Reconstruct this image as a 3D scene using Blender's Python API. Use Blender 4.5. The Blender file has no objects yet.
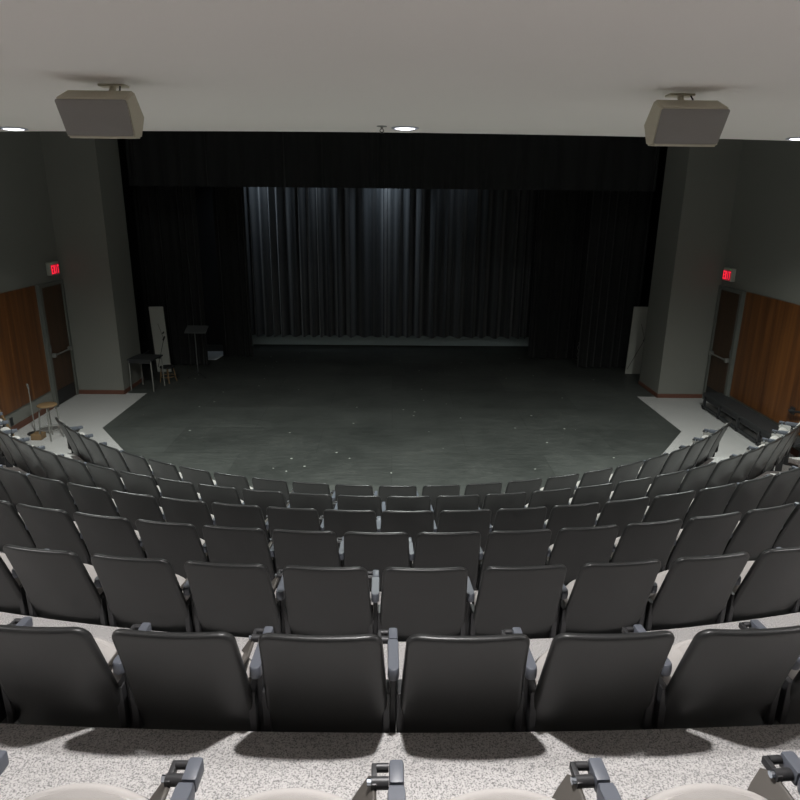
import bpy, bmesh, math, random
from mathutils import Vector, Matrix, Euler
random.seed(7)
PI = math.pi
sc = bpy.context.scene
col = sc.collection
sin, cos, rad = math.sin, math.cos, math.radians

# ------------------------------------------------------------------ materials
def mat(name, color, rough=.6, metal=0.0, spec=.5, emit=None, strength=0, bump=None, var=None, sheen=0):
    m = bpy.data.materials.new(name); m.use_nodes = True
    nt = m.node_tree; b = nt.nodes['Principled BSDF']
    b.inputs['Base Color'].default_value = (*color, 1)
    b.inputs['Roughness'].default_value = rough
    b.inputs['Metallic'].default_value = metal
    b.inputs['Specular IOR Level'].default_value = spec
    if sheen: b.inputs['Sheen Weight'].default_value = sheen
    if emit:
        b.inputs['Emission Color'].default_value = (*emit, 1)
        b.inputs['Emission Strength'].default_value = strength
    tc = nt.nodes.new('ShaderNodeTexCoord')
    if var:                                   # (scale, colour2)
        n = nt.nodes.new('ShaderNodeTexNoise'); n.inputs['Scale'].default_value = var[0]; n.inputs['Detail'].default_value = 4
        mx = nt.nodes.new('ShaderNodeMix'); mx.data_type = 'RGBA'
        mx.inputs['A'].default_value = (*color, 1); mx.inputs['B'].default_value = (*var[1], 1)
        nt.links.new(tc.outputs['Object'], n.inputs['Vector'])
        nt.links.new(n.outputs['Fac'], mx.inputs['Factor'])
        nt.links.new(mx.outputs['Result'], b.inputs['Base Color'])
    if bump:                                  # (scale, strength)
        n = nt.nodes.new('ShaderNodeTexNoise'); n.inputs['Scale'].default_value = bump[0]; n.inputs['Detail'].default_value = 3
        bp = nt.nodes.new('ShaderNodeBump'); bp.inputs['Strength'].default_value = bump[1]; bp.inputs['Distance'].default_value = .002
        nt.links.new(tc.outputs['Object'], n.inputs['Vector'])
        nt.links.new(n.outputs['Fac'], bp.inputs['Height'])
        nt.links.new(bp.outputs['Normal'], b.inputs['Normal'])
    return m

def ramp(nt, stops, interp='LINEAR'):
    r = nt.nodes.new('ShaderNodeValToRGB'); cr = r.color_ramp; cr.interpolation = interp
    while len(cr.elements) < len(stops): cr.elements.new(.5)
    for e, (p, c) in zip(cr.elements, stops):
        e.position = p; e.color = (*c, 1)
    return r

def carpet_mat():
    m = mat('speckled_carpet', (.5, .48, .46), .95, spec=.15)
    nt = m.node_tree; b = nt.nodes['Principled BSDF']
    tc = nt.nodes.new('ShaderNodeTexCoord')
    n = nt.nodes.new('ShaderNodeTexNoise'); n.inputs['Scale'].default_value = 175; n.inputs['Detail'].default_value = 2; n.inputs['Roughness'].default_value = .6
    r = ramp(nt, [(.2, (.12, .12, .118)), (.42, (.30, .295, .29)), (.50, (.50, .485, .475)), (.7, (.60, .58, .57))])
    n2 = nt.nodes.new('ShaderNodeTexNoise'); n2.inputs['Scale'].default_value = 260
    bp = nt.nodes.new('ShaderNodeBump'); bp.inputs['Strength'].default_value = .6; bp.inputs['Distance'].default_value = .004
    nt.links.new(tc.outputs['Object'], n.inputs['Vector']); nt.links.new(tc.outputs['Object'], n2.inputs['Vector'])
    nt.links.new(n.outputs['Fac'], r.inputs['Fac']); nt.links.new(r.outputs['Color'], b.inputs['Base Color'])
    nt.links.new(n2.outputs['Fac'], bp.inputs['Height']); nt.links.new(bp.outputs['Normal'], b.inputs['Normal'])
    return m

def stage_mat():
    m = mat('black_stage_paint', (.06, .065, .06), .55, spec=.4)
    nt = m.node_tree; b = nt.nodes['Principled BSDF']; L = nt.links.new
    tc = nt.nodes.new('ShaderNodeTexCoord')
    n = nt.nodes.new('ShaderNodeTexNoise'); n.inputs['Scale'].default_value = .8; n.inputs['Detail'].default_value = 6; n.inputs['Roughness'].default_value = .65
    r = ramp(nt, [(.3, (.042, .0455, .042)), (.6, (.066, .070, .065)), (.8, (.092, .094, .086))])
    L(tc.outputs['Object'], n.inputs['Vector']); L(n.outputs['Fac'], r.inputs['Fac'])
    # board pattern (painted hardboard sheets)
    br = nt.nodes.new('ShaderNodeTexBrick'); br.inputs['Scale'].default_value = 1
    br.inputs['Brick Width'].default_value = 2.44; br.inputs['Row Height'].default_value = 1.22; br.inputs['Mortar Size'].default_value = .004
    br.inputs['Color1'].default_value = (.82, .82, .82, 1); br.inputs['Color2'].default_value = (1.15, 1.15, 1.15, 1); br.inputs['Mortar'].default_value = (.55, .55, .55, 1)
    L(tc.outputs['Object'], br.inputs['Vector'])
    mu = nt.nodes.new('ShaderNodeMix'); mu.data_type = 'RGBA'; mu.blend_type = 'MULTIPLY'; mu.inputs['Factor'].default_value = 1
    L(r.outputs['Color'], mu.inputs['A']); L(br.outputs['Color'], mu.inputs['B'])
    # fine scuffs, stretched
    mp = nt.nodes.new('ShaderNodeMapping'); mp.inputs['Scale'].default_value = (1, 4, 1)
    ns = nt.nodes.new('ShaderNodeTexNoise'); ns.inputs['Scale'].default_value = 3.5; ns.inputs['Detail'].default_value = 8; ns.inputs['Roughness'].default_value = .8
    L(tc.outputs['Object'], mp.inputs['Vector']); L(mp.outputs['Vector'], ns.inputs['Vector'])
    rs = ramp(nt, [(.3, (.75, .75, .75)), (.7, (1.3, 1.3, 1.3))])
    L(ns.outputs['Fac'], rs.inputs['Fac'])
    m2 = nt.nodes.new('ShaderNodeMix'); m2.data_type = 'RGBA'; m2.blend_type = 'MULTIPLY'; m2.inputs['Factor'].default_value = 1
    L(mu.outputs['Result'], m2.inputs['A']); L(rs.outputs['Color'], m2.inputs['B'])
    # white paint flecks: a few random voronoi cells
    v = nt.nodes.new('ShaderNodeTexVoronoi'); v.inputs['Scale'].default_value = 4.5
    L(tc.outputs['Object'], v.inputs['Vector'])
    sp = nt.nodes.new('ShaderNodeSeparateColor'); L(v.outputs['Color'], sp.inputs['Color'])
    lt = nt.nodes.new('ShaderNodeMath'); lt.operation = 'LESS_THAN'; lt.inputs[1].default_value = .085; L(v.outputs['Distance'], lt.inputs[0])
    gt = nt.nodes.new('ShaderNodeMath'); gt.operation = 'GREATER_THAN'; gt.inputs[1].default_value = .80; L(sp.outputs['Red'], gt.inputs[0])
    ml = nt.nodes.new('ShaderNodeMath'); ml.operation = 'MULTIPLY'; L(lt.outputs[0], ml.inputs[0]); L(gt.outputs[0], ml.inputs[1])
    m3 = nt.nodes.new('ShaderNodeMix'); m3.data_type = 'RGBA'; m3.inputs['B'].default_value = (.42, .44, .40, 1)
    L(ml.outputs[0], m3.inputs['Factor']); L(m2.outputs['Result'], m3.inputs['A'])
    L(m3.outputs['Result'], b.inputs['Base Color'])
    rr = ramp(nt, [(.3, (.42, .42, .42)), (.7, (.7, .7, .7))]); L(ns.outputs['Fac'], rr.inputs['Fac']); L(rr.outputs['Color'], b.inputs['Roughness'])
    return m

def wood_mat(name, c1, c2, c3, zs=.25, ys=7, rough=.4):
    m = mat(name, c1, rough); nt = m.node_tree; b = nt.nodes['Principled BSDF']; L = nt.links.new
    tc = nt.nodes.new('ShaderNodeTexCoord'); mp = nt.nodes.new('ShaderNodeMapping'); mp.inputs['Scale'].default_value = (ys, ys, zs)
    n = nt.nodes.new('ShaderNodeTexNoise'); n.inputs['Scale'].default_value = 1.3; n.inputs['Detail'].default_value = 5; n.inputs['Roughness'].default_value = .6
    L(tc.outputs['Object'], mp.inputs['Vector']); L(mp.outputs['Vector'], n.inputs['Vector'])
    r = ramp(nt, [(.3, c1), (.5, c2), (.7, c3)]); L(n.outputs['Fac'], r.inputs['Fac']); L(r.outputs['Color'], b.inputs['Base Color'])
    return m

M = dict(
    carpet=carpet_mat(), stage=stage_mat(),
    ceiling=mat('ceiling_paint', (.85, .815, .79), .9, spec=.2, var=(.6, (.82, .79, .765))),
    wall=mat('wall_grey_paint', (.215, .215, .195), .85, spec=.2, var=(.8, (.195, .195, .175))),
    black_wall=mat('stage_black_paint', (.02, .02, .022), .9),
    cyc=mat('grey_back_wall', (.37, .46, .47), .8),
    panel=wood_mat('wood_veneer', (.070, .026, .010), (.125, .046, .014), (.21, .080, .022)),
    door=wood_mat('door_wood', (.035, .018, .009), (.05, .024, .011), (.065, .03, .014)),
    frame=mat('door_frame_grey', (.12, .125, .112), .5),
    base=mat('reddish_baseboard', (.135, .055, .036), .6),
    shell=mat('charcoal_plastic', (.0185, .0190, .0192), .37, spec=.46, bump=(900, .12)),
    arm=mat('grey_arm_plastic', (.085, .093, .112), .45, spec=.5, bump=(800, .1)),
    tablet=mat('tablet_laminate', (.075, .068, .060), .5),
    steel=mat('black_steel', (.03, .03, .032), .45, metal=.2),
    chrome=mat('bright_steel', (.6, .66, .74), .25, metal=1),
    cushion=mat('light_upholstery', (.40, .382, .365), .95, spec=.15, bump=(500, .3), var=(300, (.37, .352, .338))),
    curtain=mat('black_drape', (.011, .0115, .012), .85, spec=.3, sheen=.15),
    traveler=mat('black_velour_backdrop', (.040, .044, .048), .6, spec=.35, sheen=.4),
    speaker=mat('cream_speaker_paint', (.56, .52, .42), .6),
    grille=mat('speaker_grille', (.26, .245, .235), .8, bump=(1200, .4)),
    lens=mat('lit_lamp_lens', (.9, .9, 1), .4, emit=(.93, .95, 1), strength=6.5),
    trimwhite=mat('lamp_trim', (.5, .52, .6), .4),
    signbox=mat('exit_sign_housing', (.42, .43, .38), .5),
    signface=mat('exit_sign_face', (.10, .01, .015), .4, emit=(1, .02, .05), strength=.14),
    red=mat('exit_red_letter', (.6, .02, .04), .4, emit=(1, .03, .07), strength=1.0),
    greenled=mat('green_indicator', (.1, .4, .2), .4, emit=(.3, .9, .4), strength=.25),
    black=mat('matte_black', (.018, .018, .019), .6),
    blackpaint=mat('black_painted_wood', (.030, .031, .033), .55),
    stoolwood=mat('stool_wood', (.24, .155, .08), .5, var=(8, (.16, .10, .05))),
    white=mat('offwhite_board', (.42, .42, .38), .7, var=(2, (.36, .36, .33))),
    bluewhite=mat('bluish_white_board', (.85, .92, .98), .6),
    stand=mat('dark_grey_metal', (.10, .105, .105), .5, metal=.2),
    greymetal=mat('grey_metal', (.22, .22, .205), .5, metal=.3),
)

# ------------------------------------------------------------------ helpers
def tag(o, label=None, cat=None, group=None, kind=None):
    if label: o['label'] = label
    if cat: o['category'] = cat
    if group: o['group'] = group
    if kind: o['kind'] = kind
    return o

def obj(name, bm, m, parent=None, smooth=False, loc=None):
    me = bpy.data.meshes.new(name)
    bmesh.ops.recalc_face_normals(bm, faces=bm.faces[:])
    bm.to_mesh(me); bm.free()
    me.materials.append(m)
    if smooth:
        for p in me.polygons: p.use_smooth = True
        try: me.set_sharp_from_angle(angle=rad(42))
        except Exception: pass
    o = bpy.data.objects.new(name, me); col.objects.link(o)
    if parent: o.parent = parent
    if loc: o.location = loc
    return o

def empty(name, loc=(0, 0, 0), rz=0):
    o = bpy.data.objects.new(name, None); col.objects.link(o)
    o.location = loc; o.rotation_euler = (0, 0, rz); o.empty_display_size = .1
    return o

def struct(name, bm, m, parent=None, smooth=False):
    o = obj(name, bm, m, parent, smooth)
    if not parent: o['kind'] = 'structure'
    return o

def box(bm, x0, x1, y0, y1, z0, z1, bevel=0, mtx=None):
    b2 = bmesh.new()
    bmesh.ops.create_cube(b2, size=1)
    for v in b2.verts:
        v.co = Vector(((x0 + x1) / 2 + v.co.x * (x1 - x0), (y0 + y1) / 2 + v.co.y * (y1 - y0), (z0 + z1) / 2 + v.co.z * (z1 - z0)))
    if bevel: bmesh.ops.bevel(b2, geom=b2.edges[:], offset=bevel, segments=2, affect='EDGES', profile=.6)
    if mtx: bmesh.ops.transform(b2, matrix=mtx, verts=b2.verts)
    merge(bm, b2)

def merge(bm, b2):
    vm = {}
    for v in b2.verts: vm[v] = bm.verts.new(v.co)
    for f in b2.faces:
        try: bm.faces.new([vm[v] for v in f.verts])
        except ValueError: pass
    b2.free()

def tube(bm, pts, r, seg=10, r2=None, cap=True):
    pts = [Vector(p) for p in pts]; rings = []; n = len(pts)
    prev = None
    for i, p in enumerate(pts):
        d = (pts[min(i + 1, n - 1)] - pts[max(i - 1, 0)]).normalized()
        a = prev if prev is not None else (Vector((0, 0, 1)) if abs(d.z) < .9 else Vector((1, 0, 0)))
        u = (a - d * a.dot(d)).normalized(); w = d.cross(u); prev = u
        rr = r if r2 is None else r + (r2 - r) * i / (n - 1)
        rings.append([bm.verts.new(p + u * rr * cos(2 * PI * k / seg) + w * rr * sin(2 * PI * k / seg)) for k in range(seg)])
    for a, b in zip(rings, rings[1:]):
        for k in range(seg): bm.faces.new((a[k], a[(k + 1) % seg], b[(k + 1) % seg], b[k]))
    if cap: bm.faces.new(rings[0][::-1]); bm.faces.new(rings[-1])

def lathe(bm, prof, seg=24, c=(0, 0, 0)):
    c = Vector(c); rings = []
    for r, z in prof:
        if r < 1e-5: rings.append([bm.verts.new(c + Vector((0, 0, z)))])
        else: rings.append([bm.verts.new(c + Vector((r * cos(2 * PI * k / seg), r * sin(2 * PI * k / seg), z))) for k in range(seg)])
    for a, b in zip(rings, rings[1:]):
        for k in range(seg):
            k2 = (k + 1) % seg
            if len(a) == 1 and len(b) == 1: continue
            if len(a) == 1: bm.faces.new((a[0], b[k], b[k2]))
            elif len(b) == 1: bm.faces.new((a[k], a[k2], b[0]))
            else: bm.faces.new((a[k], a[k2], b[k2], b[k]))

def prism(bm, poly, z0, z1):
    lo = [bm.verts.new((x, y, z0)) for x, y in poly]; hi = [bm.verts.new((x, y, z1)) for x, y in poly]
    n = len(poly)
    bm.faces.new(lo[::-1]); bm.faces.new(hi)
    for i in range(n): bm.faces.new((lo[i], lo[(i + 1) % n], hi[(i + 1) % n], hi[i]))

def round_rect(w, h, r, seg=6, x0=0, y0=0, front_sag=0):
    """outline centred in x, v from 0..h"""
    pts = []
    for cx, cy, a0 in ((w / 2 - r, h - r, 0), (-w / 2 + r, h - r, 90), (-w / 2 + r, r, 180), (w / 2 - r, r, 270)):
        for i in range(seg + 1):
            a = rad(a0 + 90 * i / seg); pts.append((cx + r * cos(a), cy + r * sin(a)))
        if a0 in (0, 180):
            y = cy + (r if a0 == 0 else -r); s = -1 if a0 == 0 else 1
            for j in range(1, 8):
                pts.append((cx + s * (w - 2 * r) * j / 8, y))
        else:
            xx = cx + (-r if a0 == 90 else r); s = -1 if a0 == 90 else 1
            for j in range(1, 6): pts.append((xx, cy + s * (h - 2 * r) * j / 6))
    out = []
    for x, y in pts:
        if front_sag and y > h * .5: y -= front_sag * (2 * x / w) ** 2 * (y - h * .5) / (h * .5)
        out.append((x + x0, y + y0))
    return out

def plate(bm, outline, T, fmap, puff=0, edge=.01):
    """closed rounded-edge slab: outline in (u,v), thickness t in [-T/2,T/2], fmap(u,v,t)->xyz; puff bulges the +t face"""
    cu = (min(p[0] for p in outline) + max(p[0] for p in outline)) / 2; cv = (min(p[1] for p in outline) + max(p[1] for p in outline)) / 2
    prof = [(.0, -1, 0), (.35, -1, 0), (.7, -1, 0), (.9, -1, 0)] + [(1, -cos(PI * i / 8), edge * (1 - sin(PI * i / 8))) for i in range(9)] + [(.9, 1, 0), (.7, 1, 0), (.35, 1, 0), (0, 1, 0)]
    rings = []
    for s, tt, ins in prof:
        if s == 0:
            rings.append([bm.verts.new(fmap(cu, cv, tt * T / 2 + (puff if tt > 0 else 0)))]); continue
        ring = []
        for (u, v) in outline:
            du, dv = u - cu, v - cv; L = math.hypot(du, dv) or 1
            k = s * (1 - ins / L)
            t = tt * T / 2
            if tt > 0: t += puff * (1 - s ** 2) if s < 1 else 0
            ring.append(bm.verts.new(fmap(cu + du * k, cv + dv * k, t)))
        rings.append(ring)
    n = len(outline)
    for a, b in zip(rings, rings[1:]):
        for k in range(n):
            k2 = (k + 1) % n
            if len(a) == 1: bm.faces.new((a[0], b[k], b[k2]))
            elif len(b) == 1: bm.faces.new((a[k], a[k2], b[0]))
            else: bm.faces.new((a[k], a[k2], b[k2], b[k]))

def copy_tree(o, parent=None):
    c = o.copy(); col.objects.link(c)
    if parent is not None: c.parent = parent
    for ch in list(o.children): copy_tree(ch, c)
    return c

# ------------------------------------------------------------------ camera
F_PX, PITCH, YAW, ROLL, CAM_Z = 650.0, rad(17.02), rad(.715), rad(.593), 3.9
Fv = Vector((sin(YAW) * cos(PITCH), cos(YAW) * cos(PITCH), -sin(PITCH)))
R0 = Vector((cos(YAW), -sin(YAW), 0)); U0 = R0.cross(Fv)
Rv = R0 * cos(ROLL) + U0 * sin(ROLL); Uv = -R0 * sin(ROLL) + U0 * cos(ROLL)
cd = bpy.data.cameras.new('camera'); cam = bpy.data.objects.new('camera', cd); col.objects.link(cam)
cd.sensor_width = 36; cd.lens = F_PX / 800 * 36; cd.clip_end = 100; cd.clip_start = .05
mw = Matrix((Rv, Uv, -Fv)).transposed().to_4x4(); mw.translation = Vector((0, 0, CAM_Z)); cam.matrix_world = mw
sc.camera = cam

# ------------------------------------------------------------------ seating geometry
CX, CY = .04, 13.075                     # centre of the concentric rows
TREAD, RISE = .962, .328
def Rtop(k): return 18.0 if k <= 1 else CY - (1.841 + (k - 1) * TREAD)
def rowCY(k): return (1.841 + (k - 1) * TREAD) + Rtop(k)         # the uppermost rows bend less
def floorZ(k): return (6 - k) * RISE

# ------------------------------------------------------------------ structure
WX = 6.56
bm = bmesh.new()
box(bm, -WX, WX, -5.2, 18.2, -.3, 0)                        # base slab
YCLIP = {5: 8.9, 4: 7.6, 3: 6.5, 2: 6.5, 1: 6.5, 0: 6.5, -1: 6, -2: 6}
for k in range(5, -3, -1):
    R = Rtop(k + 1) - .15; cyk = rowCY(k + 1)
    if k == 0: R = 26.0; cyk = 1.841 + .15 + 26.0
    z1 = floorZ(k); z0 = z1 - RISE
    pts = []; N = 96
    amax = math.asin(min(1, (WX) / R)) if R > WX else PI / 2
    yc = YCLIP[k]
    # angle where arc hits the y clip
    ay = math.acos(max(-1, min(1, (cyk - yc) / R))) if cyk - yc < R else amax
    a1 = min(amax, ay)
    for i in range(N + 1):
        a = -a1 + 2 * a1 * i / N
        pts.append((CX + R * sin(a), cyk - R * cos(a)))
    pts = [(max(-WX, min(WX, x)), y) for x, y in pts]
    yl = pts[0][1]
    poly = pts[:]
    if abs(pts[-1][0]) < WX - .01: poly += [(WX, pts[-1][1])]
    poly += [(WX, -5.2), (-WX, -5.2)]
    if abs(pts[0][0]) < WX - .01: poly += [(-WX, pts[0][1])]
    prism(bm, poly, max(0, z0 - .001), z1)
struct('floor', bm, M['carpet'])

bm = bmesh.new()                                             # painted stage floor
pts = [(-5.13, 10.92), (-4.33, 9.84), (-3.35, 8.80), (-1.9, 7.95), (0, 7.6), (1.98, 7.95), (3.45, 8.80), (4.42, 9.84), (5.18, 10.92)]
poly = pts + [(5.16, 13.1), (5.55, 13.1), (6.5, 14.0), (6.5, 18.1), (-6.5, 18.1), (-6.5, 14.0), (-5.5, 13.1), (-5.13, 13.1)]
prism(bm, poly, .0, .006)
struct('stage_floor', bm, M['stage'])

bm = bmesh.new(); box(bm, -WX - .2, -WX, -5.2, 13.03, 0, 6.8); struct('wall_left', bm, M['wall'])
bm = bmesh.new(); box(bm, WX, WX + .2, -5.2, 13.03, 0, 6.8); struct('wall_right', bm, M['wall'])
bm = bmesh.new(); box(bm, -WX - .2, WX + .2, -5.4, -5.2, 0, 6.8); struct('wall_back', bm, M['wall'])
for s, nm in ((-1, 'wall_pilaster_left'), (1, 'wall_pilaster_right')):
    x0, x1 = sorted((s * 5.57, s * (WX + .2)))
    bm = bmesh.new(); box(bm, x0, x1, 13.03, 14.1, 0, 6.8); struct(nm, bm, M['wall'])
bm = bmesh.new(); box(bm, -WX - .2, -WX, 14.1, 18.2, 0, 6.8); box(bm, -WX, -5.9, 14.1, 14.25, 0, 6.8); struct('wall_stage_left', bm, M['black_wall'])
bm = bmesh.new(); box(bm, WX, WX + .2, 14.1, 18.2, 0, 6.8); box(bm, 5.9, WX, 14.1, 14.25, 0, 6.8); struct('wall_stage_right', bm, M['black_wall'])
bm = bmesh.new(); box(bm, -WX, -3.93, 17.9, 18.2, 0, 6.8); box(bm, 3.93, WX, 17.9, 18.2, 0, 6.8); box(bm, -3.93, 3.93, 17.9, 18.2, 2, 6.8); struct('wall_stage_back', bm, M['black_wall'])
bm = bmesh.new(); box(bm, -3.93, 3.93, 17.88, 18.2, .03, 2); struct('wall_stage_rear_low', bm, M['cyc'])

bm = bmesh.new()                                             # low ceiling over the seats, gently curved front edge
N = 40; pts = []
for i in range(N + 1):
    x = WX - 2 * WX * i / N
    pts.append((x, 7.49 + .40 * min(1.6, (x / 4.4) ** 2)))
prism(bm, pts + [(-WX, -5.2), (WX, -5.2)], 4.6, 6.7)
struct('ceiling', bm, M['ceiling'])
bm = bmesh.new(); box(bm, -WX - .2, WX + .2, 7.4, 14.1, 6.8, 7.0); struct('ceiling_house_high', bm, M['wall'])
bm = bmesh.new(); box(bm, -WX - .2, WX + .2, 14.1, 18.2, 6.8, 7.0); struct('ceiling_stage', bm, M['black_wall'])
bm = bmesh.new(); box(bm, -5.57, 5.57, 14.05, 14.25, 5.6, 6.8); struct('wall_proscenium_header', bm, M['black_wall'])

# veneer panelling on both side walls (sheet joints every 1.2 m)
for s, nm in ((-1, 'trim_1'), (1, 'trim_2')):
    bm = bmesh.new(); y = 12.0
    while y > 1:
        y2 = y - 1.02
        x0, x1 = sorted((s * (WX - .03), s * WX))
        zf = 0
        box(bm, x0, x1, y2 + .006, y, .37, 2.36, .003)
        y = y2
    struct(nm, bm, M['panel'])
for s, nm in ((-1, 'baseboard_left'), (1, 'baseboard_right')):
    bm = bmesh.new()
    x0, x1 = sorted((s * (WX - .015), s * WX))
    box(bm, x0, x1, 8.9, 12.05, 0, .11)
    xa, xb = sorted((s * 5.56, s * (WX - .01)))
    box(bm, xa, xb, 13.012, 13.03, 0, .085)
    xa, xb = sorted((s * 5.555, s * 5.57))
    box(bm, xa, xb, 13.012, 14.1, 0, .085)
    struct(nm, bm, M['base'])

# doors
for s, nm in ((-1, 'door_1'), (1, 'door_2')):
    e = empty(nm, (s * WX, 12.57, 0)); e['kind'] = 'structure'
    def bx(y0, y1, z0, z1, d0, d1, name, m, bev=.003):
        b = bmesh.new(); x0, x1 = sorted((-s * d0, -s * d1)); box(b, x0, x1, y0, y1, z0, z1, bev); return obj(name, b, m, e)
    b = bmesh.new()
    for (y0, y1, z0, z1) in ((-.49, -.40, 0, 2.36), (.37, .44, 0, 2.36), (-.40, .37, 2.29, 2.36)):
        x0, x1 = sorted((0, -s * .06)); box(b, x0, x1, y0, y1, z0, z1, .004)
    obj('door_frame', b, M['frame'], e)
    lf = bx(-.39, .36, .01, 2.285, .005, .035, 'door_leaf', M['door'])
    kp = bx(-.37, .34, .02, .30, .036, .04, 'kick_plate', M['black'])
    b = bmesh.new(); x = -s * .085
    tube(b, [(x, -.33, 1.0), (x, .30, 1.0)], .016, 10)
    for yy in (-.33, .30): box(b, *sorted((-s * .036, -s * .105)), yy - .03, yy + .03, .96, 1.04, .004)
    obj('push_bar', b, M['greymetal'], e, True)
    b = bmesh.new(); x0, x1 = sorted((-s * .036, -s * .05)); box(b, x0, x1, -.395, -.36, 1.08, 1.22, .002); obj('strike_plate', b, M['chrome'], e)

# ------------------------------------------------------------------ exit signs
def glyph(bm, ch, y, z, h, w, st, x0, x1, d):
    """block capitals in the Y-Z plane, d = reading direction along y"""
    def seg(a0, a1, b0, b1):
        ys = sorted((y + d * a0 * w, y + d * a1 * w)); box(bm, x0, x1, ys[0], ys[1], z + b0 * h, z + b1 * h)
    t = st / w; q = st / h
    if ch == 'E':
        seg(0, t, 0, 1); seg(0, 1, 0, q); seg(0, 1, 1 - q, 1); seg(0, .85, .5 - q / 2, .5 + q / 2)
    elif ch == 'I': seg(.5 - t / 2, .5 + t / 2, 0, 1)
    elif ch == 'T': seg(.5 - t / 2, .5 + t / 2, 0, 1); seg(0, 1, 1 - q, 1)
    elif ch == 'X':
        for sg in (1, -1):
            vs = []
            for xx in (x0, x1):
                for (a, b) in ((0, 0), (t * 1.2, 0), (1, 1), (1 - t * 1.2, 1)):
                    aa = a if sg == 1 else 1 - a
                    vs.append(bm.verts.new((xx, y + d * aa * w, z + b * h)))
            bm.faces.new(vs[:4]); bm.faces.new(vs[4:])
            for i in range(4): bm.faces.new((vs[i], vs[(i + 1) % 4], vs[4 + (i + 1) % 4], vs[4 + i]))
for s, lab in ((-1, 'lit red exit sign above the door in the left wall'), (1, 'lit red exit sign above the door in the right wall')):
    e = empty('exit_sign', (s * WX, 12.70, 2.48)); tag(e, lab, 'exit sign', 'exit signs over the side doors')
    b = bmesh.new(); x0, x1 = sorted((0, -s * .085)); box(b, x0, x1, -.16, .16, 0, .24, .006); obj('housing', b, M['signbox'], e)
    b = bmesh.new(); x0, x1 = sorted((-s * .0855, -s * .09)); box(b, x0, x1, -.148, .148, .012, .20); f = obj('face', b, M['signface'], e)
    d = -1 if s > 0 else 1           # reading direction seen from inside the hall
    b = bmesh.new(); x0, x1 = sorted((-s * .0905, -s * .093))
    for i, ch in enumerate('EXIT'):
        glyph(b, ch, d * (-.138 + i * .072), .028, .155, .06, .02, x0, x1, d)
    obj('letters', b, M['red'], f)
    b = bmesh.new(); x0, x1 = sorted((-s * .0855, -s * .093)); box(b, x0, x1, -.13, -.11, .212, .228); obj('indicator_light', b, M['greenled'], e)

# ------------------------------------------------------------------ curtains
def drape(x0, x1, y, z0, z1, period, amp, seed, steps_per=10, thick=.012, gather=.25):
    rnd = random.Random(seed); bm = bmesh.new()
    xs = []; x = x0; pers = []
    while x < x1 - .01:
        p = period * rnd.uniform(.6, 1.5); a = amp * rnd.uniform(.55, 1.35)
        p = min(p, x1 - x); pers.append((x, p, a, rnd.uniform(-.3, .3))); x += p
    cols = []
    for (xs_, p, a, sk) in pers:
        for i in range(steps_per):
            t = i / steps_per
            w = sin(2 * PI * t + sk * sin(2 * PI * t)); w = w * (1.15 - .15 * w * w)
            cols.append((xs_ + p * t, a * w, rnd.uniform(-.01, .01)))
    cols.append((x1, 0, 0))
    zs = [z0 + (z1 - z0) * q for q in (0, .02, .2, .45, .7, .9, 1)]
    def grid(dy):
        g = []
        for (cx, cy, j) in cols:
            colm = []
            for z in zs:
                q = (z - z0) / (z1 - z0)
                k = 1 - gather * q
                colm.append(bm.verts.new((cx + j * (1 - q), y + cy * k + dy, z)))
            g.append(colm)
        return g
    A = grid(0); B = grid(thick)
    nz = len(zs)
    for i in range(len(cols) - 1):
        for j in range(nz - 1):
            bm.faces.new((A[i][j], A[i + 1][j], A[i + 1][j + 1], A[i][j + 1]))
            bm.faces.new((B[i][j], B[i][j + 1], B[i + 1][j + 1], B[i + 1][j]))
        bm.faces.new((A[i][0], B[i][0], B[i + 1][0], A[i + 1][0]))
        bm.faces.new((A[i][-1], A[i + 1][-1], B[i + 1][-1], B[i][-1]))
    for i in (0, -1):
        for j in range(nz - 1): bm.faces.new((A[i][j], A[i][j + 1], B[i][j + 1], B[i][j]))
    return bm
o = obj('stage_curtain', drape(-3.84, 4.6, 17.55, .34, 5.6, .27, .15, 3, gather=.1), M['traveler'], None, True)
tag(o, 'wide pleated black backdrop curtain across the rear of the stage, lit from above', 'curtain')
for nm, x0, x1, y, z0, seed, lab in (
    ('stage_curtain', -5.9, -4.5, 15.5, .03, 11, 'black side curtain at the left of the stage, nearest the audience'),
    ('stage_curtain', 4.55, 5.9, 15.5, .03, 12, 'black side curtain at the right of the stage, nearest the audience'),
    ('stage_curtain', -4.36, -3.60, 16.42, .03, 13, 'black side curtain beside the left end of the pleated backdrop'),
    ('stage_curtain', 3.50, 5.7, 16.42, .03, 14, 'black pleated side curtain overlapping the right end of the backdrop')):
    o = obj(nm, drape(x0, x1, y, z0, 5.6, .22, .06, seed), M['curtain'], None, True)
    tag(o, lab, 'curtain', 'black stage side curtains')
o = obj('border_curtain', drape(-5.54, 5.54, 14.42, 4.15, 5.75, .3, .045, 21), M['curtain'], None, True)
tag(o, 'long black valance curtain hanging across the top of the stage', 'curtain')
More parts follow.
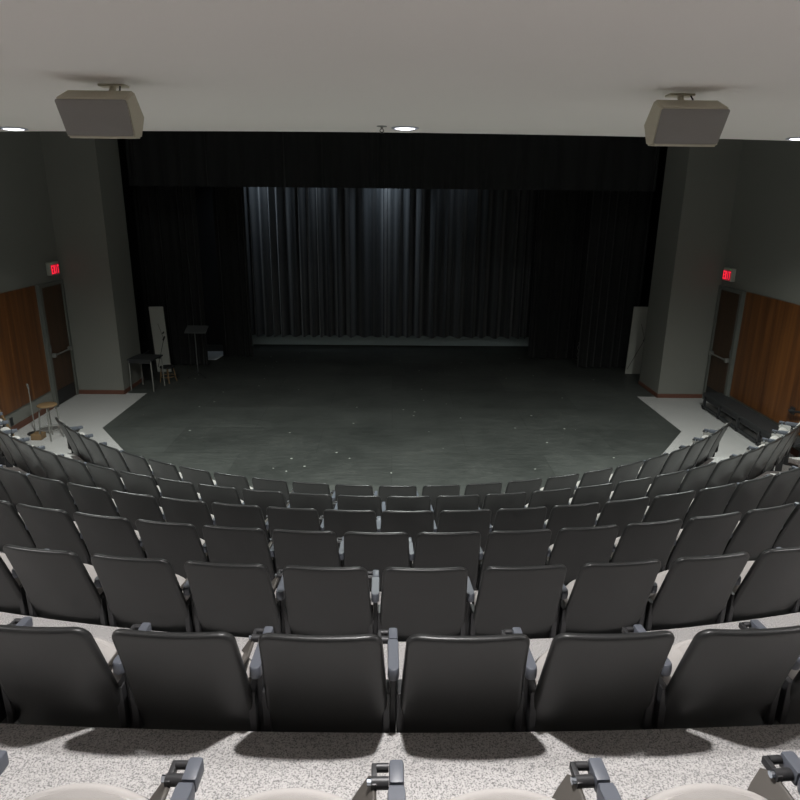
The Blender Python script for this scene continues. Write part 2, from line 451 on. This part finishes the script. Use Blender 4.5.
# ------------------------------------------------------------------ speakers
def speaker(s, cy, zc, lab):
    """cabinet with a downward-tapering face; s = side of the hall"""
    e = empty('ceiling_speaker', (-1.837 if s < 0 else 1.89, cy, 4.6)); tag(e, lab, 'speaker', 'ceiling speakers over the seats')
    # section corners: (y, z) relative; face plane A(top)-B(bottom), chamfer to C, back D, bottom E
    sec = [(-.02, -.125, .232), (.035, -.338, .222), (.045, -.346, .22), (.16, -.335, .222), (.27, -.20, .232), (.15, -.055, .222)]
    sk = -s * .012
    b = bmesh.new(); L = []; Rr = []
    for (y, z, hw) in sec:
        sh = -s * (.02 * (1 if z < -.2 else 0))
        hw *= .945; L.append(b.verts.new((-hw + sh, y, z))); Rr.append(b.verts.new((hw + sh, y, z)))
    n = len(sec)
    b.faces.new(L); b.faces.new(Rr[::-1])
    for i in range(n): b.faces.new((L[i], L[(i + 1) % n], Rr[(i + 1) % n], Rr[i]))
    bmesh.ops.recalc_face_normals(b, faces=b.faces[:])
    bmesh.ops.bevel(b, geom=b.edges[:], offset=.012, segments=3, affect='EDGES')
    obj('cabinet', b, M['speaker'], e, True)
    # grille slab on the face A-B
    b = bmesh.new()
    A = Vector((0, -.02, -.125)); B = Vector((0, .035, -.338)); d = (B - A); L_ = d.length; d.normalize()
    nrm = Vector((0, -d.z, d.y)) ; nrm = nrm if nrm.y < 0 else -nrm
    out = round_rect(.434, L_ - .012, .014, 4, 0, .006)
    def fm(u, v, t):
        q = v / L_; uu = u * (1 - .06 * q) + (-s * .02 * q)
        p = A + d * v + nrm * (t + .001); return (uu, p.y, p.z)
    plate(b, out, .008, fm, puff=.012, edge=.003)
    obj('grille', b, M['grille'], e, True)
    b = bmesh.new(); box(b, -.085, .085, .0, .09, -.014, 0, .003, Matrix.Translation((.02, .27, 0)))
    tube(b, [(.02, .31, -.01), (.02, .24, -.10)], .02, 12)
    obj('ceiling_bracket', b, M['speaker'], e)
    b = bmesh.new(); xx = .075
    tube(b, [(xx, .28, -.008), (xx + .008, .25, -.04), (xx - .01, .22, -.085)], .005, 8)
    obj('cable', b, M['black'], e, True)
    return e
speaker(-1, 4.32, 0, 'cream box speaker hung from the ceiling on the left')
speaker(1, 4.42, 0, 'cream box speaker hung from the ceiling on the right')

# ------------------------------------------------------------------ downlights
def downlight(x, y, lab, power, blend=.5, size=150, z=4.6):
    e = empty('ceiling_light', (x, y, z)); tag(e, lab, 'ceiling light', 'recessed round ceiling lights')
    b = bmesh.new(); lathe(b, [(.105, -.001), (.135, -.001), (.14, -.006), (.135, -.012), (.108, -.014), (.104, -.010), (.105, -.001)], 32); obj('trim_ring', b, M['trimwhite'], e, True)
    b = bmesh.new(); lathe(b, [(0, -.022), (.05, -.021), (.09, -.014), (.103, -.003), (0, -.002)], 32); obj('lens', b, M['lens'], e, True)
    l = bpy.data.lights.new('house_lamp', 'SPOT'); l.energy = power; l.spot_size = rad(size); l.spot_blend = blend; l.shadow_soft_size = .045
    l.color = (1.0, .972, .96)
    o = bpy.data.objects.new('house_lamp', l); col.objects.link(o); o.parent = e; o.location = (0, 0, -.08)
    return e, l
FRONT = ((-4.04, 7.48, 'lit recessed ceiling light at the left, by the ceiling edge', 840), (.11, 6.98, 'lit recessed ceiling light in the middle, by the ceiling edge', 840), (4.42, 7.56, 'lit recessed ceiling light at the right, by the ceiling edge', 840))
for x, y, lab, p in FRONT:
    e, l = downlight(x, y, lab, p)
    l.color = (.93, 1.0, .95); l.spot_size = rad(145); l.spot_blend = 1
for x in (-4.1, .06, 4.2):
    e, l = downlight(x, 1.80 + (.35 if abs(x) > 1 else 0), 'recessed round ceiling light above the upper seat rows', 300)
for x in (-4.1, .06, 4.2):  # unseen row behind the camera, added for a little extra light
    e, l = downlight(x, -3.0, 'added unseen recessed round ceiling light at the back of the hall', 25)
for x, lab in ((-2.6, 'added unseen round fill light on the high ceiling above the left of the stage floor'), (2.6, 'added unseen round fill light on the high ceiling above the right of the stage floor')):  # added out-of-view fill: lifts the upper walls, curtains and mid stage floor
    e = empty('added_fill_light', (x, 10.4, 6.8)); tag(e, lab, 'ceiling light', 'added fill lights on the high ceiling')
    b = bmesh.new(); lathe(b, [(0, 0), (.16, 0), (.18, -.03), (.18, -.07), (.15, -.075), (.15, -.05), (0, -.05)], 28); obj('housing', b, M['greymetal'], e, True)
    b = bmesh.new(); lathe(b, [(0, -.052), (.145, -.052), (.12, -.07), (0, -.08)], 28); obj('lens', b, M['lens'], e, True)
    l = bpy.data.lights.new('added_fill_lamp', 'POINT'); l.energy = 22; l.shadow_soft_size = .14; l.color = (.94, 1.0, .96)
    o = bpy.data.objects.new('added_fill_lamp', l); col.objects.link(o); o.parent = e; o.location = (0, 0, -.26)
# sprinkler
e = empty('sprinkler', (-.12, 6.87, 4.6)); tag(e, 'small metal fire sprinkler beside the middle ceiling light', 'sprinkler')
b = bmesh.new(); lathe(b, [(0, 0), (.05, 0), (.05, -.006), (.012, -.01), (.012, -.03), (0, -.03)], 16); obj('escutcheon', b, M['greymetal'], e, True)
b = bmesh.new(); tube(b, [(-.012, 0, -.03), (-.02, 0, -.045), (0, 0, -.06)], .004, 6); tube(b, [(.012, 0, -.03), (.02, 0, -.045), (0, 0, -.06)], .004, 6); lathe(b, [(0, -.058), (.022, -.06), (.022, -.063), (0, -.066)], 12); obj('deflector', b, M['steel'], e, True)

# stage lights above the valance (they wash the backdrop)
def stage_light(x, y, z, target, power, lab, size=110, color=(.72, .86, 1.0)):
    e = empty('stage_light', (x, y, z)); tag(e, lab, 'stage light', 'stage lights hidden above the valance')
    d = (Vector(target) - Vector((x, y, z))).normalized()
    e.rotation_euler = d.to_track_quat('-Z', 'Y').to_euler()
    b = bmesh.new(); lathe(b, [(0, .22), (.07, .20), (.09, .1), (.10, 0), (.092, 0), (.085, .1), (0, .12)], 20); obj('lamp_housing', b, M['black'], e, True)
    l = bpy.data.lights.new('stage_lamp', 'SPOT'); l.energy = power; l.spot_size = rad(size); l.spot_blend = 1; l.shadow_soft_size = .05; l.color = color
    o = bpy.data.objects.new('stage_lamp', l); col.objects.link(o); o.parent = e; o.location = (0, 0, -.02)
stage_light(-3.35, 16.72, 4.85, (-3.4, 17.5, 3.9), 34, 'small black stage light above the left end of the backdrop')
stage_light(-.15, 16.72, 4.85, (-.1, 17.5, 3.9), 46, 'small black stage light above the middle of the backdrop')
stage_light(-1.9, 16.72, 4.85, (-1.9, 17.5, 4.2), 15, 'small black stage light left of the middle of the backdrop')
stage_light(1.6, 16.72, 4.85, (1.6, 17.5, 4.2), 6, 'small black stage light right of the middle of the backdrop')
b = bmesh.new(); tube(b, [(-4.4, 16.66, 5.12), (3.3, 16.66, 5.12)], .025, 10)
for x in (-4.2, 0, 3.2): tube(b, [(x, 16.66, 5.12), (x, 16.66, 6.795)], .006, 6)
for x in (-3.35, -.15, -1.9, 1.6): tube(b, [(x, 16.66, 5.12), (x, 16.66, 4.99)], .012, 6)
tag(obj('lighting_pipe', b, M['black'], None, True), 'black hanging pipe that carries the stage lights', 'pipe')

# ------------------------------------------------------------------ auditorium chair
SH_H, SH_T, SH_W = .62, .036, .424
def back_map(u, v, t, extra=0):
    q = v / SH_H
    lean = .19 * (1 - q) + .012 * sin(PI * q)
    return (u * (1.0 + .13 * (1 - q)), lean + .018 * (2 * u / SH_W) ** 2 + t + SH_T / 2 + extra, .235 + v)
def chair_proto():
    r = empty('auditorium_chair')
    b = bmesh.new(); plate(b, round_rect(SH_W, SH_H, .045, 5), SH_T, lambda u, v, t: back_map(u, v, t), edge=.018); obj('backrest', b, M['shell'], r, True)
    b = bmesh.new(); plate(b, round_rect(SH_W - .05, SH_H - .20, .05, 5, 0, .16), .02, lambda u, v, t: back_map(u, v, t, .024), puff=.028, edge=.008); obj('back_cushion', b, M['cushion'], r, True)
    # spring-up seat resting half raised: dark pan, light cushion, convex front edge
    cs, sn = cos(rad(47)), sin(rad(47))
    def seat_map(off):
        return lambda u, v, t: (u, .185 + v * cs - (t + off) * sn, .375 + v * sn + (t + off) * cs)
    b = bmesh.new(); plate(b, round_rect(.43, .252, .08, 6, 0, 0, front_sag=.065), .040, seat_map(0), edge=.018); obj('seat', b, M['shell'], r, True)
    b = bmesh.new(); plate(b, round_rect(.412, .255, .078, 6, 0, .003, front_sag=.062), .036, seat_map(.026), puff=.022, edge=.014); obj('seat_cushion', b, M['cushion'], r, True)
    return r
def arm_parts(r, x, tablet=True):
    # post between two chairs
    b = bmesh.new()
    box(b, -.012, .012, .19, .27, .02, .59, .004)
    box(b, -.03, .03, .06, .34, 0, .022, .005)
    obj('leg', b, M['steel'], r, False, (x, 0, 0))
    b = bmesh.new(); box(b, -.040, -.013, .16, .24, .30, .50, .004); box(b, .013, .040, .16, .24, .30, .50, .004)
    obj('bracket', b, M['steel'], r, False, (x, 0, 0))
    # arm pad
    b = bmesh.new()
    out = []
    w = .043
    for i in range(9): a = PI + PI * i / 8; out.append((w / 2 * cos(a), .140 + .023 * sin(a)))
    out += [(w / 2, .17), (w / 2, .25), (w / 2, .30), (w / 2 - .004, .318), (-w / 2 + .004, .318), (-w / 2, .30), (-w / 2, .25), (-w / 2, .17)]
    plate(b, out, .05, lambda u, v, t: (u, v, .613 + t - .012 * max(0, (v - .12)) / .2), edge=.007)
    a_ = obj('armrest', b, M['arm'], r, True, (x, 0, 0))
    b = bmesh.new(); box(b, -.017, .019, .324, .392, .578, .622, .008); obj('arm_cap', b, M['arm'], a_, True)
    if tablet:
        b = bmesh.new()
        tube(b, [(-.018, .345, .597), (-.060, .345, .597)], .015, 12); tube(b, [(-.018, .384, .602), (-.048, .384, .602)], .011, 10)
        box(b, -.060, -.046, .33, .395, .585, .607, .003)
        obj('hinge', b, M['steel'], a_, True)
        b = bmesh.new()
        tube(b, [(-.060, .345, .60), (-.070, .345, .60)], .009, 8)
        obj('hinge_bolt', b, M['chrome'], a_, True)
        b = bmesh.new()
        out = [(.30, 0), (.36, 0.0), (.385, -.02), (.375, -.06), (.34, -.15), (.31, -.175), (.27, -.17), (.235, -.14), (.225, -.10), (.225, -.02), (.24, 0), (.27, 0)]
        ct, st = cos(rad(38)), sin(rad(38))
        plate(b, out, .012, lambda u, v, t: (-.050 + v * st + t * ct, u, .592 + v * ct - t * st), edge=.003)
        obj('writing_tablet', b, M['tablet'], r, True, (x, 0, 0))
row_words = {6: 'front row beside the stage', 5: 'second row from the stage', 4: 'third row from the stage', 3: 'fourth row from the stage',
             2: 'fifth row from the stage', 1: 'sixth row from the stage', 0: 'cropped row at the bottom edge'}
ordn = ['first', 'second', 'third', 'fourth', 'fifth', 'sixth', 'seventh', 'eighth', 'ninth', 'tenth', 'eleventh', 'twelfth', 'thirteenth', 'fourteenth', 'fifteenth', 'sixteenth']
P_ = {0: .502, 1: .509, 2: .505, 3: .479, 4: .476, 5: .484, 6: .499}
O_ = {0: -.02, 1: -.027, 2: -.12, 3: .10, 4: -.146, 5: -.115, 6: -.222}
def px(P):
    d = Vector(P) - Vector((0, 0, CAM_Z)); z = d.dot(Fv)
    return (400 + F_PX * d.dot(Rv) / z, 400 - F_PX * d.dot(Uv) / z) if z > .2 else (9999, 9999)
base = chair_proto(); first = True
for k in range(7):
    R = Rtop(k); p = P_[k]; z = floorZ(k); cyk = rowCY(k)
    proto = None; spots = []
    for i in range(-18, 19):
        a = ((i + .5) * p + O_[k]) / R
        if k == 6:
            if not (-11 <= i <= 11): continue
        else:
            if abs(R * sin(a)) > 5.85 or abs(a) > rad(55): continue
        # inside the frame? any corner of the back or seat
        inside = 0
        for da in (-.5, 0, .5):
            for (dr, zz) in ((0, .84), (-.45, .5), (-.35, .62)):
                aa = a + da * p / R; rr = R + dr
                u, v = px((CX + rr * sin(aa), cyk - rr * cos(aa), z + zz))
                if -4 < u < 804 and v < 806: inside += 1
        if not inside: continue
        spots.append(a)
    spots.sort(); n = len(spots)
    for j, a in enumerate(spots):
        if j == 0:
            if first: r = base; first = False
            else: r = copy_tree(base)
            if k == 0 and False: pass
            for ch in list(r.children):
                if ch.name.split('.')[0] in ('leg', 'bracket', 'armrest', 'writing_tablet'):
                    for g in list(ch.children): bpy.data.objects.remove(g)
                    bpy.data.objects.remove(ch)
            clean = r if k == 0 else r
            arm_parts(r, -p / 2)
            proto = r
        else:
            r = copy_tree(proto)
        r.location = (CX + R * sin(a), cyk - R * cos(a), z)
        r.rotation_euler = (0, 0, a)
        # local +Y faces the centre of the arc
        if j < n - 1 - j: w = ordn[j] + ' from the left'
        elif j > n - 1 - j: w = ordn[n - 1 - j] + ' from the right'
        else: w = 'the middle one'
        tag(r, 'charcoal auditorium chair, %s in the %s' % (w, row_words[k]), 'chair', 'chairs in the ' + row_words[k])
        last = r
    # closing arm on the last chair of the row
    arm_parts(last, p / 2)
    if k == 6 and False: pass

# ------------------------------------------------------------------ loose things at the sides
def stool(name, x, y, h, rseat, mseat, mleg, lab, nlegs=4, splay=.06, legr=.011, ringz=.18, rz=.4, grp=None):
    e = empty(name, (x, y, 0.0), rz); tag(e, lab, 'stool', grp)
    b = bmesh.new(); lathe(b, [(0, h - .035), (rseat - .02, h - .035), (rseat, h - .02), (rseat, h - .008), (rseat - .01, h), (0, h - .004)], 28); obj('seat', b, mseat, e, True)
    for i in range(nlegs):
        a = 2 * PI * i / nlegs
        b = bmesh.new(); tube(b, [((rseat - .035) * cos(a), (rseat - .035) * sin(a), h - .034), ((rseat - .035 + splay) * cos(a), (rseat - .035 + splay) * sin(a), .001)], legr, 8); obj('leg', b, mleg, e, True)
    b = bmesh.new()
    rr = rseat - .035 + splay * (1 - ringz / h)
    tube(b, [(rr * cos(2 * PI * i / 24), rr * sin(2 * PI * i / 24), ringz) for i in range(25)], legr * .7, 6, cap=False); obj('foot_ring', b, mleg, e, True)
    return e
stool('stool', -5.76, 10.40, .60, .155, M['stoolwood'], M['greymetal'], 'round wooden stool with metal legs on the carpet by the left wall')
stool('stool', -4.98, 14.0, .36, .16, M['black'], M['stoolwood'], 'low dark stool with wooden legs in front of the leaning board at left', splay=.05, legr=.012, ringz=.14)
stage_z = .006
# table by the left pilaster
e = empty('side_table', (-5.24, 13.48, stage_z), rad(-8)); tag(e, 'small dark table with thin legs beside the left pilaster', 'table')
b = bmesh.new(); box(b, -.27, .27, -.26, .26, .655, .685, .006); obj('tabletop', b, M['blackpaint'], e)
for sx in (-1, 1):
    for sy in (-1, 1):
        b = bmesh.new(); tube(b, [(sx * .24, sy * .23, .655), (sx * .25, sy * .24, 0)], .014, 8); obj('leg', b, M['greymetal'], e, True)
b = bmesh.new(); 
for sy in (-1, 1): box(b, -.24, .24, sy * .235 - .008, sy * .235 + .008, .60, .655)
obj('apron', b, M['blackpaint'], e)
# leaning boards
def board(x, y, w, h, lab, lean=.12, rz=0, cord=True):
    e = empty('leaning_board', (x, y, stage_z), rz); tag(e, lab, 'board', 'pale boards leaning beside the stage opening')
    b = bmesh.new(); mt = Matrix.Rotation(-rad(math.degrees(lean)), 4, 'X')
    box(b, -w / 2, w / 2, -.02, .02, 0, h, .003, mt); obj('panel', b, M['white'], e)
    b = bmesh.new()
    def P(u, v): return mt @ Vector((u, -.025, v))
    tube(b, [P(-w / 2 + .03, .12), P(w * .28, h * .52)], .006, 6); tube(b, [P(w * .28, h * .52), P(.0, h * .75)], .004, 6)
    tube(b, [P(w * .28 - .02, h * .50), P(w * .28 + .03, h * .56)], .02, 6); tube(b, [P(w * .3 - .02, h * .60), P(w * .3 + .02, h * .63)], .016, 6)
    obj('strap', b, M['black'], e, True)
    return e
bl = board(-5.36, 14.88, .32, 1.56, 'pale narrow board leaning against the left side curtain', lean=-.10)
br = board(5.78, 15.0, .44, 1.62, 'pale board with a dark strap leaning behind the right pilaster', lean=-.06)
# music stand
e = empty('music_stand', (-4.43, 14.4, stage_z)); tag(e, 'black music stand on the stage in front of the left side curtain', 'music stand')
b = bmesh.new(); tube(b, [(0, 0, .10), (0, 0, 1.02)], .011, 8); obj('pole', b, M['stand'], e, True)
b = bmesh.new(); box(b, -.24, .24, -.012, .012, 0, .30, .004, Matrix.Translation((0, 0, 1.02)) @ Matrix.Rotation(rad(-68), 4, 'X')); obj('desk', b, M['stand'], e)
for i in range(3):
    a = rad(90 + 120 * i); b = bmesh.new(); tube(b, [(0, 0, .13), (.24 * cos(a), .24 * sin(a), .01)], .009, 6); obj('foot', b, M['steel'], e, True)
# white sheet on the stage
b = bmesh.new(); prism(b, [(-4.95, 16.08), (-4.46, 16.08), (-4.38, 16.75), (-4.45, 17.0), (-4.95, 16.98)], stage_z, stage_z + .02)
tag(obj('foam_sheet', b, M['bluewhite']), 'bluish white sheet lying on the stage by the left curtains', 'sheet')
b = bmesh.new(); box(b, -4.42, -3.86, 17.55, 17.72, stage_z + .0, .17, .03)
tag(obj('folded_cloth', b, M['cyc']), 'low grey bundle on the floor at the left end of the backdrop', 'cloth')
# rope end at right curtain
b = bmesh.new(); pts = [(4.78 + .02 * sin(i * 1.3), 16.35, .48 - .04 * i) for i in range(13)]; tube(b, pts, .008, 6)
tag(obj('rope', b, M['greymetal'], None, True), 'thin pale rope end hanging by the right side curtain', 'rope')
# microphone stand by left wall
e = empty('microphone_stand', (-6.15, 10.62, 0)); tag(e, 'thin microphone stand on the carpet against the left wood panelling', 'microphone stand')
b = bmesh.new(); tube(b, [(0, 0, .03), (0, 0, .80)], .009, 8); obj('pole', b, M['greymetal'], e, True)
b = bmesh.new(); tube(b, [(0, 0, .80), (.0, -.02, .89)], .014, 8); obj('microphone', b, M['greymetal'], e, True)
b = bmesh.new(); lathe(b, [(0, .03), (.03, .03), (.13, .012), (.13, 0), (0, 0)], 20); obj('base', b, M['steel'], e, True)
# wooden pole leaning at far left
e = empty('wooden_pole', (-6.28, 10.24, 0)); tag(e, 'light wooden pole leaning on the left panelling at the photo edge', 'pole')
b = bmesh.new(); tube(b, [(0, 0, .02), (-.19, -.22, 1.0)], .022, 8); obj('shaft', b, M['stoolwood'], e, True)
# power outlet on the left wall
b = bmesh.new(); box(b, -WX, -WX + .012, 10.62, 10.70, .13, .27, .003)
tag(obj('wall_outlet', b, M['black']), 'small dark outlet low on the left wall under the panelling', 'outlet')
# small parcel by the stool
b = bmesh.new(); box(b, -6.05, -5.88, 10.28, 10.46, 0, .10, .01)
tag(obj('small_box', b, M['stoolwood']), 'small tan box on the carpet beside the wooden stool', 'box')
# long black platform by the right wall
e = empty('platform', (6.36, 11.2, 0)); tag(e, 'long low black platform lying along the right wall', 'platform')
b = bmesh.new(); box(b, -.19, .17, -1.72, 1.12, .27, .33, .006); obj('deck', b, M['blackpaint'], e)
b = bmesh.new(); box(b, -.17, -.13, -1.70, 1.10, .19, .27, .004); obj('side_rail', b, M['blackpaint'], e)
b = bmesh.new(); box(b, -.19, -.14, -1.72, 1.12, .03, .07, .004); obj('lower_rail', b, M['blackpaint'], e)
for y in (-1.66, -.95, -.25, .45, 1.05):
    for x in (-.17, .13):
        b = bmesh.new(); box(b, x - .02, x + .02, y - .025, y + .025, 0, .27, .003); obj('leg', b, M['steel'], e)
# handrail end on right panelling
e = empty('handrail', (WX - .03, 9.9, .70)); tag(e, 'dark end of a handrail fixed to the right wood panelling', 'handrail')
b = bmesh.new(); tube(b, [(-.0, .12, .0), (-.06, .12, .0), (-.075, .06, .0), (-.075, -.5, .16), (-.075, -1.5, .5)], .02, 10); obj('rail', b, M['steel'], e, True)
b = bmesh.new(); box(b, -.012, 0, .06, .18, -.06, .06, .003); obj('mounting_plate', b, M['steel'], e)

# ------------------------------------------------------------------ world and view
w = bpy.data.worlds.new('world'); sc.world = w; w.use_nodes = True
w.node_tree.nodes['Background'].inputs['Color'].default_value = (.5, .55, .6, 1)
w.node_tree.nodes['Background'].inputs['Strength'].default_value = 0.0
sc.view_settings.view_transform = 'Standard'; sc.view_settings.look = 'None'; sc.view_settings.gamma = 1
sc.view_settings.use_curve_mapping = False; sc.view_settings.exposure = 0.0
sc.cycles.max_bounces = 10; sc.cycles.diffuse_bounces = 6
